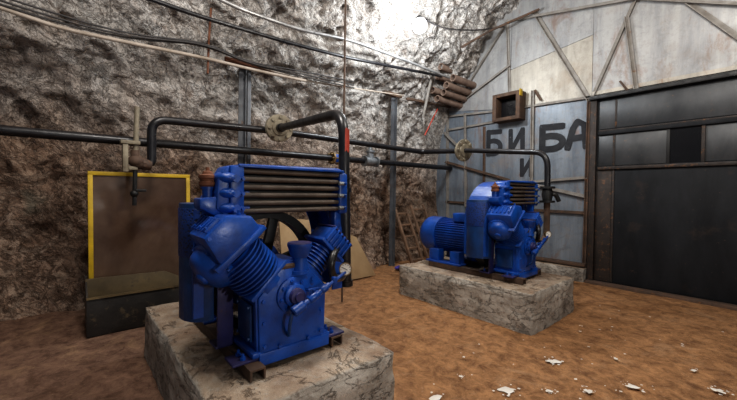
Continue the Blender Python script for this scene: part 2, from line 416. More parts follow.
MB().box((-3.1, YW - .10, .24), (-2.05, YW, .30), .008).build('bottom_rail', 'rust', wall)
MB().box((-1.0, YW - .03, 3.20), (2.3, YW - .004, 3.26)).box((-2.02, YW - .03, 3.20), (-1.0, YW - .004, 3.26)).build('seam_strip', 'sheet_cream', wall)
# low concrete kerb below the sheets
k = MB().box((-5.2, YW - .16, -.05), (-2.04, YW + .02, .22), .02).build('kerb', 'concrete'); tag(k, kind='structure')
# painted letters
def strokes(ls, w):
    b = MB()
    for i, l in enumerate(ls):
        P = [V((x, 0, z)) for x, z in l]; y = YW - .0085 - .0012 * i; L_, R_ = [], []
        d0 = (P[1] - P[0]).normalized(); d1 = (P[-1] - P[-2]).normalized()
        P[0] = P[0] - d0 * w * .35; P[-1] = P[-1] + d1 * w * .35
        P = [P[0], P[0] + d0 * w * .3] + P[1:-1] + [P[-1] - d1 * w * .3, P[-1]]
        for j, p in enumerate(P):
            d = (P[min(j + 1, len(P) - 1)] - P[max(j - 1, 0)]).normalized(); n = V((-d.z, 0, d.x)) * w / 2 * (.72 if j in (0, len(P) - 1) else 1)
            L_.append(b.bm.verts.new((p.x + n.x, y, p.z + n.z))); R_.append(b.bm.verts.new((p.x - n.x, y, p.z - n.z)))
        for j in range(len(P) - 1): b.face([L_[j], R_[j], R_[j + 1], L_[j + 1]])
    b.build('painted_letter', 'paint_black', wall)
def arcp(cx, cz, rx, rz, a0, a1, n=9): return [(cx + rx * math.cos(math.radians(a0 + (a1 - a0) * i / n)), cz + rz * math.sin(math.radians(a0 + (a1 - a0) * i / n))) for i in range(n + 1)]
def let_b(x, z, w, h): return [[(x + w * .95, z + h * .93), (x + w * .1, z + h * .96)], [(x + w * .1, z + h), (x + w * .1, z)], [(x + w * .1, z + h * .56), (x + w * .45, z + h * .58)] + arcp(x + w * .5, z + h * .30, w * .46, h * .27, 85, -85) + [(x + w * .1, z + h * .04)]]
def let_i(x, z, w, h): return [[(x + w * .08, z + h), (x + w * .10, z + h * .02)], [(x + w * .10, z + h * .05), (x + w * .88, z + h * .95)], [(x + w * .9, z + h), (x + w * .92, z)]]
def let_a(x, z, w, h): return [[(x + w * .02, z), (x + w * .28, z + h * .75), (x + w * .5, z + h)], [(x + w * .5, z + h), (x + w * .85, z + h * .85), (x + w * .95, z)], [(x + w * .15, z + h * .36), (x + w * .93, z + h * .40)]]
strokes(let_b(-3.99, 2.33, .32, .50), .105); strokes(let_i(-3.49, 2.33, .30, .46), .095)
strokes(let_b(-2.88, 2.33, .42, .45), .12); strokes(let_a(-2.40, 2.33, .32, .46), .11)
strokes(let_i(-3.24, 1.86, .22, .32), .085)
# gate
gate = MB().box((-1.98, YW - .02, .02), (2.3, YW + .03, 3.10)).build('door_1', 'gate'); tag(gate, kind='structure')
def g(lo, hi, name, m, y0=.05, bev=.004): return MB().box((lo[0], YW - .02 - y0, lo[1]), (hi[0], YW - .018, hi[1]), bev).build(name, m, gate)
g((-2.02, 0), (-1.93, 3.12), 'gate_frame', 'gate_rust', .06)
g((-2.03, 3.10), (2.3, 3.16), 'gate_lintel', 'black', .11)  # lip coloured black, taking in the shadow edge along the gate top
g((-1.90, 2.60), (2.3, 3.09), 'top_panel', 'gate_grey', .012)
g((-1.90, 2.50), (2.3, 2.56), 'rail', 'gate', .05); g((-1.90, 2.56), (2.3, 2.585), 'rail', 'gate_rust', .035)
g((-1.90, 1.92), (2.3, 1.97), 'rail', 'gate_rust', .05)
g((-1.90, 1.985), (-1.0, 2.49), 'window_panel', 'gate_grey', .01); g((-.60, 1.985), (.5, 2.49), 'window_panel', 'gate_grey', .01); g((.86, 1.985), (2.3, 2.49), 'window_panel', 'gate_grey', .01)
g((-.98, 1.99), (-.64, 2.48), 'window_pane', 'pane', .006, 0); g((.52, 1.99), (.84, 2.48), 'window_pane', 'pane', .006, 0)
g((-.64, 1.97), (-.60, 2.50), 'stile', 'gate_rust', .03); g((-1.02, 1.97), (-.98, 2.50), 'stile', 'black', .02)
g((-1.70, .05), (-1.665, 1.92), 'stile', 'gate_rust', .018); g((-1.68, 2.6), (-1.65, 3.08), 'stile', 'gate_rust', .018); g((-1.70, 1.97), (-1.665, 2.5), 'stile', 'gate_rust', .018)
g((-1.925, .05), (-1.705, 1.91), 'side_panel', 'gate_rust', .010)
g((-1.66, .05), (1.2, 1.91), 'gate_leaf', 'gate', .012); g((1.22, .05), (2.28, 1.91), 'gate_leaf', 'gate', .012)
MB().box((-2.03, YW - .16, -.03), (2.3, YW - .02, .035), .006).build('door_sill', 'rust', gate)

# vent opening
yf = YW - .26
vent = MB()
for lo, hi in [((-3.74, 2.96), (-3.66, 3.51)), ((-3.25, 2.96), (-3.17, 3.51)), ((-3.66, 2.96), (-3.25, 3.03)), ((-3.66, 3.44), (-3.25, 3.51))]:
    vent.box((lo[0], yf, lo[1]), (hi[0], YW, hi[1]), .006)
vent = vent.build('vent_opening', 'rust'); tag(vent, 'rusty square ventilation frame with dark opening on the steel wall', 'vent')
MB().box((-3.66, YW - .035, 3.03), (-3.25, YW - .02, 3.44)).build('shade_backing', 'pane', vent)  # dark sheet stands in for the shade inside the opening
MB().box((-3.175, yf - .008, 3.40), (-3.160, YW - .16, 3.53), .005).build('lit_edge_strip', 'yellow', vent)  # yellow strip paints the light on the frame's right edge

# ------------------------------------------------------------------ concrete plinths
def plinth(x0, x1, y0, y1, zt, label, seed):
    n = 34; lo = V((x0, y0, -.04)); hi = V((x1, y1, zt)); c = (lo + hi) / 2; d = hi - lo
    bm = bmesh.new(); bmesh.ops.create_cube(bm, size=1); bmesh.ops.subdivide_edges(bm, edges=bm.edges, cuts=n, use_grid_fill=True)
    for v in bm.verts:
        p = V((v.co.x * d.x, v.co.y * d.y, v.co.z * d.z)) + c
        e = sorted([(.5 - abs(v.co.x)) * d.x, (.5 - abs(v.co.y)) * d.y, (.5 - v.co.z) * d.z]); edge = e[1]
        q = p * 3.1 + V((seed, 0, 0)); k = V((noise.noise(q), noise.noise(q + V((5, 5, 5))), noise.noise(q + V((9, 1, 3))))) * .006
        q2 = p * 11 + V((seed, 3, 0)); k += V((noise.noise(q2), noise.noise(q2 + V((5, 5, 5))), noise.noise(q2 + V((9, 1, 3))) * .6)) * .009
        chip = max(0, .07 - edge) / .07; inward = (c - p).normalized()
        k += inward * chip * (.014 + .035 * max(0, noise.noise(p * 4.3 + V((seed, 8, 2)))))
        if v.co.z > .49: k.z = min(k.z, .001) - (.010 + .012 * abs(noise.noise(p * 2.2 + V((seed, 1, 1))))) * sst(.0, .1, edge) * 0
        v.co = p + k - V((c.x, c.y, 0))
    for f in bm.faces: f.smooth = True
    me = bpy.data.meshes.new('concrete_plinth'); bm.to_mesh(me); bm.free(); me.materials.append(M['concrete'])
    o = bpy.data.objects.new('concrete_plinth', me); C.objects.link(o); o.location = (c.x, c.y, 0)
    return tag(o, label, 'plinth', 'concrete machine plinths')
plinth(-3.72, -1.61, .50, 1.66, .43, 'chipped concrete plinth under the compressor beside the yellow-framed board', 3)
plinth(-3.58, -1.61, 3.70, 4.94, .43, 'concrete plinth under the compressor nearest the steel wall, showing two full sides', 11)

# ------------------------------------------------------------------ air compressor
def make_compressor(loc):
    T = empty('air_compressor', loc, 'blue two-cylinder air compressor on the chipped plinth beside the yellow-framed board', 'compressor', 'blue air compressors')
    # skid
    for sy in (-.27, .33):
        x0, x1 = (-1.2, .20) if sy < 0 else (-1.2, .12)
        b = MB().prism([(-.045, .0), (-.034, .0), (-.034, .054), (.034, .054), (.034, .0), (.045, .0), (.045, .065), (-.045, .065)], lambda p, q, t: (t, sy + p, q), x0, x1)
        b.build('skid_rail', 'rust', T)
    for sy in (-.29, .33):
        for sx in (.04, -.26):
            f = MB().box((sx - .07, sy - .09, .066), (sx + .07, sy + .07, .082), .004).build('foot_plate', 'violet', T)
            bolts([((sx + dx, sy - .02, .082), (0, 0, 1)) for dx in (-.035, .035)], [(0, .017), (.016, .017), (.016, .009), (.035, .009)], 'blue', f, 'anchor_bolt')
    MB().box((.085, -.23, .03), (.125, .26, .105), .006).build('cross_beam', 'blue', T)
    # crankcase
    poly = [(-.225, .085), (.225, .085), (.235, .43), (.065, .625), (-.065, .625), (-.235, .43)]
    cc = MB().prism(poly, lambda p, q, t: (t, p, q), -.21, .115, .014)
    cc.prism([(p * 1.045, .355 + (q - .355) * 1.045) for p, q in poly], lambda p, q, t: (t, p, q), .070, .098, .004)
    cc.box((-.22, -.27, .083), (.12, -.20, .115), .008).box((-.22, .20, .083), (.12, .27, .115), .008)
    cc = cc.build('crankcase', 'blue', T)
    bl = []
    for p, q in [(-.195, .14), (-.2, .28), (-.205, .41), (.195, .14), (.2, .28), (.205, .41), (-.1, .12), (.1, .12), (-.13, .50), (.13, .50)]:
        bl.append(((.115, p, q), (1, 0, 0)))
    bolts(bl, HEX, 'blue', cc)
    ic = MB().box((-.17, -.252, .15), (.04, -.232, .38), .01)
    for dx in (-.15, .02):
        for dz in (.17, .36): ic.lathe([(0, .011), (.012, .011)], (dx, -.252, dz), (0, -1, 0), 6)
    ic.build('inspection_cover', 'blue_dark', cc)
    # front bearing flange
    fl = MB().lathe([(0, .112), (.018, .112), (.022, .105), (.024, .075), (.045, .07), (.05, .06)], (.113, -.01, .42), (1, 0, 0), 32).build('bearing_flange', 'blue', T)
    MB().lathe([(0, .052), (.03, .048), (.034, .03), (.05, .028)], (.16, -.01, .42), (1, 0, 0), 20).build('shaft_hub', 'violet', fl)
    bolts([((.133, -.01 + .09 * math.cos(2 * PI * k / 8 + .2), .42 + .09 * math.sin(2 * PI * k / 8 + .2)), (1, 0, 0)) for k in range(8)], [(0, .013), (.015, .013), (.015, .007), (.022, .007)], 'blue', fl)
    # oil line, valve and gauge
    b = MB().tube([(.2, -.055, .335), (.205, .08, .40), (.21, .20, .465)], .019, 10)
    for t, r, L in [(0.0, .034, .085), (.42, .028, .08), (.76, .025, .05)]:
        p = V((.2, -.055, .335)).lerp(V((.21, .20, .465)), t); d = V((.01, .255, .13)).normalized(); b.lathe([(0, r * .8), (.008, r), (L - .008, r), (L, r * .8)], p, d, 14)
    b.cyl((.13, -.01, .37), (.2, 0, .375), .030, 10)
    b.cyl((.205, .10, .42), (.205, .085, .455), .012, 8); b.box((.197, .045, .45), (.212, .125, .462), .003)
    b.build('oil_valve_line', 'blue', T)
    MB().tube([(.2, -.06, .33), (.2, -.075, .27), (.185, -.07, .22), (.12, -.04, .17)], .011, 8, .03).build('drain_pipe', 'blue_dark', T)
    MB().tube([(.21, .19, .46), (.215, .27, .50), (.215, .325, .53)], .011, 8).box((.195, .225, .465), (.225, .255, .51), .004).build('gauge_stem', 'blue', T)
    ax = V((.86, -.5, .05)).normalized(); gc = V((.21, .328, .550))
    gg = MB().lathe([(-.025, .038), (.008, .043), (.016, .043), (.016, .038), (.010, .037)], gc, ax, 24).build('pressure_gauge', 'brass', T)
    MB().lathe([(0, .037), (.004, .037)], gc + ax * .009, ax, 24).build('dial_face', 'dial', gg)
    q = ax.cross(V((0, 0, 1))).normalized(); up = q.cross(ax)
    b = MB().beam(gc + ax * .0145 - q * .012 - up * .006, gc + ax * .0145 + q * .022 + up * .012, .004, .002, ax, 0)
    for k in range(9):
        a = math.radians(-40 + 260 * k / 8); d = q * math.cos(a) + up * math.sin(a); b.beam(gc + ax * .0138 + d * .027, gc + ax * .0138 + d * .034, .003, .001, ax, 0)
    b.build('gauge_needle', 'black', gg)
    # filler
    b = MB().lathe([(0, .062), (.02, .062), (.02, .05), (.10, .047), (.115, .06), (.165, .074), (.172, .078), (.19, .078)], (.10, .045, .545), (0, 0, 1), 28).build('oil_filler', 'blue', T)
    MB().lathe([(0, .076), (.006, .074), (.012, .03)], (.10, .045, .735), (0, 0, 1), 28).build('filler_lid', 'violet', b)
    MB().tube([(.10, 0, .60), (.10, -.10, .60), (.07, -.2, .58)], .022, 10).build('breather_pipe', 'rust', T)
    # cylinders
    def cylinder(ly_dir, lz_dir, lx, r, t0, t1, nf, name):
        d = V((0, ly_dir, lz_dir)).normalized(); o = V((lx, 0, .355)); b = MB()
        prof = [(t0 - .08, r * .82), (t0, r * .82)]
        st = (t1 - t0) / nf
        for k in range(nf):
            a = t0 + st * k; prof += [(a, r * .74), (a + .001, r), (a + st * .36, r), (a + st * .37, r * .74)]
        prof += [(t1, r * .8)]
        b.lathe(prof, o, d, 40)
        # square base flange
        m = Matrix((V((1, 0, 0)), d.cross(V((1, 0, 0))), d)).transposed().to_4x4(); m.translation = o
        b.box((-r * .95, -r * .95, t0 - .035), (r * .95, r * .95, t0 - .008), .01, m)
        b.build(name, 'blue', T, smooth=25)
        return o, d, m
    o1, d1, m1 = cylinder(-.70, .714, 0, .158, .275, .485, 8, 'cylinder')
    hp = [(-.440, .630), (-.215, .825), (-.29, .925), (-.43, .93), (-.545, .815)]
    h = MB().prism(hp, lambda p, q, t: (t, p, q), -.15, .155, .014)
    h.prism([(-.47, .62), (-.205, .85), (-.225, .872), (-.49, .643)], lambda p, q, t: (t, p, q), -.165, .17, .006)
    h = h.build('cylinder_head', 'blue', T)
    rb = Matrix((V((1, 0, 0)), V((0, .707, .707)), V((0, -.707, .707)))).transposed().to_4x4(); rb.translation = V((0, -.4850, .8700))
    for k in range(6): MB().box((-.135 + k * .05, -.05, -.004), (-.117 + k * .05, .05, .022), .004, rb).build('head_rib', 'blue', h)
    for lx in (-.1, 0, .1): bolts([((lx + .02, -.51, .85), (0, -.7, .7)), ((lx, -.345, .926), (0, 0, 1))], STUD, 'blue', h)
    bolts([((.152, -.42, .68), (1, 0, 0)), ((.152, -.25, .835), (1, 0, 0)), ((.152, -.515, .81), (1, 0, 0))], [(0, .012), (.008, .012)], 'blue', h)
    # round intake drum on the outer side of the big head
    dd = V((.16, -.74, -.66)).normalized(); c0 = V((-.04, -.395, .665))
    dr = MB().lathe([(-.05, .11), (.02, .135), (.03, .152), (.052, .152), (.058, .140), (.095, .134), (.125, .112), (.145, .07), (.15, 0)], c0, dd, 32).build('intake_drum', 'blue', T)
    q0 = dd.orthogonal().normalized(); bl = []
    for k in range(6):
        q = q0.copy(); q.rotate(Matrix.Rotation(k * PI / 3, 3, dd)); bl.append((c0 + dd * .050 + q * .143, dd))
    bolts(bl, [(0, .010), (.014, .010)], 'blue', dr)
    MB().lathe([(0, .045), (.022, .04), (.03, .03)], c0 + dd * .135, dd, 14).build('drum_boss', 'blue', dr)
    o2, d2, m2 = cylinder(.72, .694, -.03, .105, .27, .425, 6, 'cylinder')
    h = MB().box((-.125, -.125, .425), (.125, .125, .450), .006, m2).box((-.11, -.105, .45), (.11, .105, .56), .012, m2)
    for k in range(6): h.box((.09, -.105 + .036 * k, .452), (.128, -.093 + .036 * k, .57), .003, m2)
    h = h.build('cylinder_head', 'blue', T)
    MB().box((-.115, -.11, .56), (.115, .11, .575), .006, m2).build('valve_cover', 'violet', h)
    MB().tube([(.03, .40, .68), (.10, .31, .64), (.125, .265, .56), (.09, .32, .46), (.0, .45, .43), (-.17, .60, .40), (-.275, .67, .36)], .027, 12, .06).build('discharge_hose', 'black_pipe', T)
    # intercooler
    fr = MB().tube([(-.02, -.30, 1.215), (-.02, .44, 1.225), (-.02, .49, 1.19), (-.02, .495, 1.10)], .012, 8, .05)
    fr.box((-.16, -.31, 1.205), (.015, .46, 1.222), .005); fr.box((-.16, -.28, .925), (-.145, .45, 1.205))
    fr = fr.build('intercooler', 'blue', T)
    # left header with three return-bend lobes
    hl = MB().box((-.155, -.36, .905), (.012, -.275, 1.215), .014)
    for k in range(3):
        zc = 1.14 - k * .088; hl.sphere((-.06, -.375, zc), .062, 16, (1.5, .95, .62)); hl.sphere((-.02, -.36, zc), .045, 14, (1.2, 1.2, .75))
        hl.cyl((.012, -.33, zc - .002), (.028, -.33, zc - .002), .024, 14)
    hl.prism([(-.435, .96), (-.36, .90), (-.36, 1.215), (-.385, 1.2), (-.425, 1.13)], lambda p, q, t: (t, p, q), -.15, .0, .01)
    hl = hl.build('header_tank', 'blue', fr)
    hr = MB().box((-.155, .42, .905), (.012, .495, 1.20), .016)
    hr = hr.build('header_tank', 'blue', fr)
    for k in range(3):
        zc = 1.135 - k * .088
        bolts([((.012, -.295, zc), (1, 0, 0)), ((.012, .455, zc - .01), (1, 0, 0))], [(0, .017), (.014, .017), (.014, .010), (.034, .010)], 'blue', fr)
        bolts([((-.03, -.285, zc), (0, 1, 0))], [(0, .020), (.05, .020)], 'blue', fr, 'union_nut', 10); bolts([((.018, .41, zc - .01), (0, 1, 0))], [(0, .014), (.06, .014)], 'cast', fr, 'union_nut', 8)
    for row, lx in ((0, -.015), (1, -.095)):
        for k in range(6):
            zc = 1.185 - .0485 * k
            MB().cyl((lx, -.28, zc), (lx, .425, zc), .0160, 14).build('cooler_tube', 'tube', fr)
    MB().box((-.14, -.275, .92), (-.13, .42, 1.20)).build('dark_back', 'black', fr)  # black sheet behind the tubes, keeps the gaps dark
    # header support down to big head, blue side shelf, breather with rusty cap
    MB().box((-.12, -.36, .86), (0, -.26, .93), .012).build('header_support', 'blue', T)
    MB().box((-.10, .40, .80), (-.02, .46, .92), .01).build('header_support', 'blue', T)
    MB().prism([(-.52, .965), (-.52, 1.02), (-.42, 1.03), (-.38, 1.0), (-.40, .92), (-.44, .92)], lambda p, q, t: (t, p, q), -.14, -.01, .01).build('side_shelf', 'blue', T)
    b = MB().lathe([(0, .03), (.09, .03), (.09, .038), (.105, .038)], (-.09, -.455, .985), (0, 0, 1), 20).build('breather', 'blue', T)
    MB().lathe([(0, .036), (.012, .048), (.03, .048), (.034, .041), (.048, .041), (.052, .05), (.068, .05), (.074, .03), (.09, .026), (.095, .012), (.115, .010)], (-.09, -.455, 1.085), (0, 0, 1), 20).build('breather_cap', 'rust_orange', b)
    # belt guard: straight −y side, round arch over the flywheel
    def gp(R, zc=.68):
        pts = [(-R, .30)] + [(R * math.cos(math.radians(a)), zc + R * math.sin(math.radians(a))) for a in range(180, -1, -10)] + [(R, .30)]; return pts
    gd = MB(); P = gp(.545); Q = gp(.53)
    for a, b_, c_, d_ in zip(P, P[1:], Q, Q[1:]):
        gd.prism([a, b_, d_, c_], lambda p, q, t: (t, p + .03, q), -.46, -.16)
    ring_o, ring_i = gp(.545), gp(.45)
    for a, b_, c_, d_ in zip(ring_o, ring_o[1:], ring_i, ring_i[1:]):
        gd.prism([a, b_, d_, c_], lambda p, q, t: (t, p + .03, q), -.168, -.158)
        gd.prism([a, b_, d_, c_], lambda p, q, t: (t, p + .03, q), -.470, -.460)
    gd = gd.build('belt_guard', 'blue', T, smooth=40)
    col = [(-.475, -.40)] + [(-.315 - .162 * math.cos(PI * k / 16), -.43 - .125 * math.sin(PI * k / 16)) for k in range(17)] + [(-.153, -.40)]
    sp = MB().prism(col, lambda p, q, t: (p, q, t), .27, .985, .004)
    sp.build('side_cover', 'blue_dark', gd)
    MB().prism([(p * 1.0 - 0, q) if abs(q + .40) < .001 else (-.315 + (p + .315) * 1.012, -.43 + (q + .43) * 1.03) for p, q in col], lambda p, q, t: (p, q, t), .66, .955, .001).build('mesh_panel', 'mesh_blue', gd)
    MB().box((-.21, -.37, .066), (-.19, -.27, .60), .004).build('guard_bracket', 'violet', T)
    # flywheel
    fw = MB(); zc = .50
    fw.lathe([(0, .40), (0, .43), (.12, .43), (.12, .37), (.0, .37), (0, .40)], (-.42, .0, zc), (1, 0, 0), 48, False)
    fw.lathe([(0, .08), (.12, .08)], (-.42, 0, zc), (1, 0, 0), 20)
    for k in range(6):
        a = k * PI / 3 + .3; fw.beam((-.36, .06 * math.cos(a), zc + .06 * math.sin(a)), (-.36, .41 * math.cos(a), zc + .41 * math.sin(a)), .07, .04, (1, 0, 0))
    fw.build('flywheel', 'black', T)
    # motor
    mz, X0, X1 = .44, -1.22, -.56
    mo = MB().lathe([(0, .20), (.02, .225), (X1 - X0 - .03, .225), (X1 - X0, .18), (X1 - X0 + .03, .08), (X1 - X0 + .12, .035)], (X0, 0, mz), (1, 0, 0), 40)
    for k in range(44):
        a = 2 * PI * k / 44; c_, s_ = math.cos(a), math.sin(a)
        mo.beam((X0 + .03, .225 * c_, mz + .225 * s_), (X1 - .08, .225 * c_, mz + .225 * s_), .008, .05, (0, c_, s_), 0)
    mo.lathe([(0, .24), (.0, .262), (.05, .262), (.05, .24)], (X1 - .07, 0, mz), (1, 0, 0), 40)
    mo = mo.build('electric_motor', 'blue', T, smooth=30)
    MB().lathe([(-.06, .262), (.14, .265), (.20, .25), (.245, .21), (.265, .15), (.27, 0)], (X0, 0, mz), (-1, 0, 0), 40).build('fan_cowl', 'blue', mo)
    MB().box((-.90, -.16, mz + .22), (-.68, .06, mz + .34), .012).build('terminal_box', 'blue', mo)
    for sy in (-1, 1):
        MB().box((-1.22, sy * .21 - .07, .075), (-1.05, sy * .21 + .07, .25), .012).box((-.86, sy * .21 - .07, .075), (-.70, sy * .21 + .07, .25), .012).box((-1.25, sy * .24 - .08, .066), (-.66, sy * .24 + .08, .09), .006).build('motor_foot', 'blue', mo)
    return T
c1 = make_compressor((-2.05, 1.06, .437))
c2 = copy_tree(c1); c2.location = (-2.05, 4.30, .437)
c2['label'] = 'blue two-cylinder air compressor with ribbed motor in view, on the plinth near the black gate'

# ------------------------------------------------------------------ piping
def flange_disc(b, c, ax, r):
    b.lathe([(0, r * .5), (0, r), (.03, r), (.034, r * .93), (.034, r * .6), (.05, r * .55), (.055, r * .3)], c, ax, 32)
    q = V(ax).orthogonal().normalized()
    for k in range(8):
        d = q.copy(); d.rotate(Matrix.Rotation(k * PI / 4, 3, V(ax))); b.lathe([(0, .02 * r / .16), (.03, .02 * r / .16)], V(c) + V(ax) * .03 + d * r * .8, ax, 6)

T = MB().tube([(-4.58, .56, 1.79), (-4.6, .70, 1.79), (-4.6, .70, 2.31), (-4.6, 2.2, 2.36), (-4.6, 5.38, 2.33), (-3.74, 5.40, 2.28)], .047, 16, .16).build('air_main', 'black_pipe')
tag(T, 'upper black air pipe along the rock wall with a swan-neck bend at its left end', 'pipe')
LP = MB().tube([(-4.90, -2.6, 2.065), (-4.90, 6.76, 2.09)], .052, 16).build('air_main', 'black_pipe')
tag(LP, 'lower straight black pipe with a valve, running the length of the rock wall', 'pipe')
cp = MB()
for y in (3.38, 3.50): cp.lathe([(0, .06), (0, .105), (.03, .105), (.03, .06)], (-4.90, y, 2.08), (0, 1, 0), 20)
for k in range(6):
    a = k * PI / 3; cp.cyl((-4.90 + .085 * math.cos(a), 3.34, 2.08 + .085 * math.sin(a)), (-4.90 + .085 * math.cos(a), 3.56, 2.08 + .085 * math.sin(a)), .012, 8)
cp = tag(cp.build('pipe_coupling', 'brass', LP), 'brass-coloured bolted flange pair')
MB().lathe([(0, .09), (.06, .09)], (-4.90, 3.425, 2.08), (0, 1, 0), 16).build('gasket_ring', 'blue', cp)
vy = 4.26
v = MB().lathe([(-.16, .06), (-.16, .10), (-.13, .10), (-.13, .065), (-.06, .085), (.06, .085), (.13, .065), (.13, .10), (.16, .10), (.16, .06)], (-4.90, vy, 2.08), (0, 1, 0), 24)
v.lathe([(0, .07), (.13, .062), (.13, .085), (.16, .085), (.16, .05), (.22, .03), (.26, .02)], (-4.90, vy, 2.12), (0, 0, 1), 20)
v = tag(v.build('gate_valve', 'cast', LP), 'grey cast-iron gate valve')
hw = MB(); hw.tube([(-4.90 + .085 * math.cos(2 * PI * k / 20), vy + .085 * math.sin(2 * PI * k / 20), 2.37) for k in range(21)], .010, 8)
for k in range(4): hw.cyl((-4.90, vy, 2.37), (-4.90 + .085 * math.cos(k * PI / 2), vy + .085 * math.sin(k * PI / 2), 2.37), .008, 6)
hw.build('handwheel', 'cast', v)

# compressor 1 delivery pipe
p = empty('delivery_pipe', (-2.35, 1.76, .70), 'thick black delivery pipe rising beside the near compressor, bend marked with red paint', 'pipe', 'delivery pipes')
L = V((-2.35, 1.76, .70))
def loc(*pts): return [V(q) - L for q in pts]
P0, P1 = V((-4.46, 2.20, 2.38)), V((-2.35, 1.74, 2.17))
o = MB().tube(loc(P0, P1, (-2.35, 1.78, .72)), .046, 18, .22).build('pipe_run', 'black_pipe', p)
MB().lathe([(0, .052), (.035, .052)], V((-2.35, 1.765, 1.50)) - L, (0, 0, 1), 18).build('weld_collar', 'black_pipe', o)
b = MB(); q = V((-2.35, 1.749, 1.84)) - L
A = [[b.bm.verts.new(q + V((.0475 * math.cos(math.radians(t)), .0475 * math.sin(math.radians(t)), z + .02 * math.sin(t)))) for t in (-28, -10, 12, 34)] for z in (0, .06, .13, .19)]
for i in range(3):
    for j in range(3): b.bm.faces.new([A[i][j], A[i][j + 1], A[i + 1][j + 1], A[i + 1][j]])
b.build('red_paint_mark', 'red', p)
ax = (P1 - P0).normalized()
fb = MB(); flange_disc(fb, P0 - L, ax, .185); fb.build('pipe_flange', 'olive', p)
fb = MB().lathe([(-.06, .13), (-.02, .19), (0, .19)], P0 - L - ax * .02, ax, 28); fb.build('pipe_flange', 'olive', p)
MB().lathe([(0, .062), (.09, .058), (.10, .05)], P0 - L + ax * .05, ax, 18).build('pipe_socket', 'black_pipe', p)
MB().lathe([(0, .06), (.05, .06), (.05, .048), (.12, .048)], V((-2.35, 1.78, .70)) - L, (0, 0, 1), 16).build('end_socket', 'black_pipe', p)
# compressor 2 delivery pipe
L = V((-2.06, 5.14, .86))
p = empty('delivery_pipe', L, 'black delivery pipe bending down behind the compressor near the steel wall, lower end rusty', 'pipe', 'delivery pipes')
P0, P1 = V((-3.64, 5.40, 2.28)), V((-2.06, 5.12, 2.09))
MB().tube(loc(P0, P1, (-2.06, 5.14, 1.55)), .040, 16, .2).build('pipe_run', 'black_pipe', p)
MB().tube(loc((-2.06, 5.14, 1.42), (-2.06, 5.14, .9), (-2.06, 4.96, .82)), .042, 14, .08).build('lower_pipe', 'rust', p)
b = MB().lathe([(0, .05), (0, .10), (.03, .10), (.03, .06), (.12, .075), (.2, .06), (.2, .10), (.23, .10), (.23, .05)], V((-2.06, 5.14, 1.38)) - L, (0, 0, 1), 20)
b.tube(loc((-2.06, 5.14, 1.50), (-1.97, 5.2, 1.5), (-1.94, 5.24, 1.40)), .03, 10, .03); b.build('check_valve', 'black', p)
ax = (P1 - P0).normalized(); fb = MB(); flange_disc(fb, P0 - L, ax, .20); fb.build('pipe_flange', 'olive', p)
fb = MB().lathe([(-.08, .09), (-.03, .17), (0, .17)], P0 - L - ax * .015, ax, 28); fb.build('pipe_flange', 'olive', p)

# standpipe with fittings in front of the board
L = V((-4.58, .54, 1.2))
p = empty('standpipe', L, 'thin vertical standpipe with rusty elbow fittings in front of the yellow-framed board', 'pipe')
MB().tube(loc((-4.58, .54, 1.72), (-4.58, .56, 2.42)), .026, 12).build('riser', 'olive', p)
MB().tube(loc((-4.58, .54, 1.72), (-4.58, .53, 1.33)), .022, 10).box((-.03, .0, .28), (.03, .10, .31), .006).sphere((.0, -.01, .26), .04, 12).build('drop_pipe', 'black', p)
b = MB().sphere((0, .01, .62), .075, 16, (1, 1.1, .9)).cyl((0, .0, .60), (-.02, .15, .585), .062, 14).lathe([(0, .07), (.03, .07)], (-.005, .07, .592), (0, 1, 0), 10).lathe([(0, .045), (.1, .04)], (0, .0, .64), (0, 0, 1), 12); b.build('elbow_fitting', 'rust', p)
b = MB().box((-.05, -.135, .80), (.05, .045, .84), .006).box((-.04, -.115, .50), (.04, -.065, .80), .006).box((-.035, -.065, .52), (.035, .02, .56), .006); b.build('valve_bracket', 'olive', p)

# ------------------------------------------------------------------ yellow-framed board and trough
L = V((-4.86, .64, .017))
p = empty('framed_board', L, 'tall glossy brown board in a yellow frame standing in the dark trough', 'board')
tilt = Matrix.Rotation(math.radians(-3.0), 4, 'Y')
y0, y1, z1 = -.50, .53, 1.685
b = MB()
b.box((.0, y0, .48), (.04, y0 + .045, z1), .005, tilt).box((.0, y1 - .045, .0), (.04, y1, z1), .005, tilt).box((.0, y0, z1 - .04), (.04, y1, z1 + .005), .005, tilt)
b.build('yellow_frame', 'yellow', p)
MB().box((.008, y0 + .03, .0), (.022, y1 - .03, z1 - .02), 0, tilt).build('glossy_panel', 'panel', p)
L = V((-4.66, .60, 0))
p = empty('steel_trough', L, 'low open dark steel trough at the foot of the yellow-framed board', 'trough')
MB().box((.18, -.49, 0), (.20, .62, .385), .003).build('front_panel', 'tank', p)
MB().prism([(-.49, 0), (.60, 0), (.60, .40), (.42, .43), (.26, .52), (-.49, .535)], lambda q, r, t: (t, q, r), -.13, -.115, .002).build('rear_panel', 'tank_olive', p)
MB().prism([(-.25, 0), (.18, 0), (.18, .385), (-.25, .56)], lambda q, r, t: (q, t, r), -.49, -.475).build('end_panel', 'tank', p)
MB().prism([(-.25, 0), (.18, 0), (.18, .385), (-.25, .56)], lambda q, r, t: (q, t, r), .605, .62).build('end_panel', 'tank', p)
MB().box((-.25, -.475, .0), (.18, .605, .015)).build('bottom_panel', 'tank', p)
MB().angle((.20, -.49, .385), (.20, .62, .385), .03, (0, 0, 1), .006).build('rim', 'tank_olive', p)

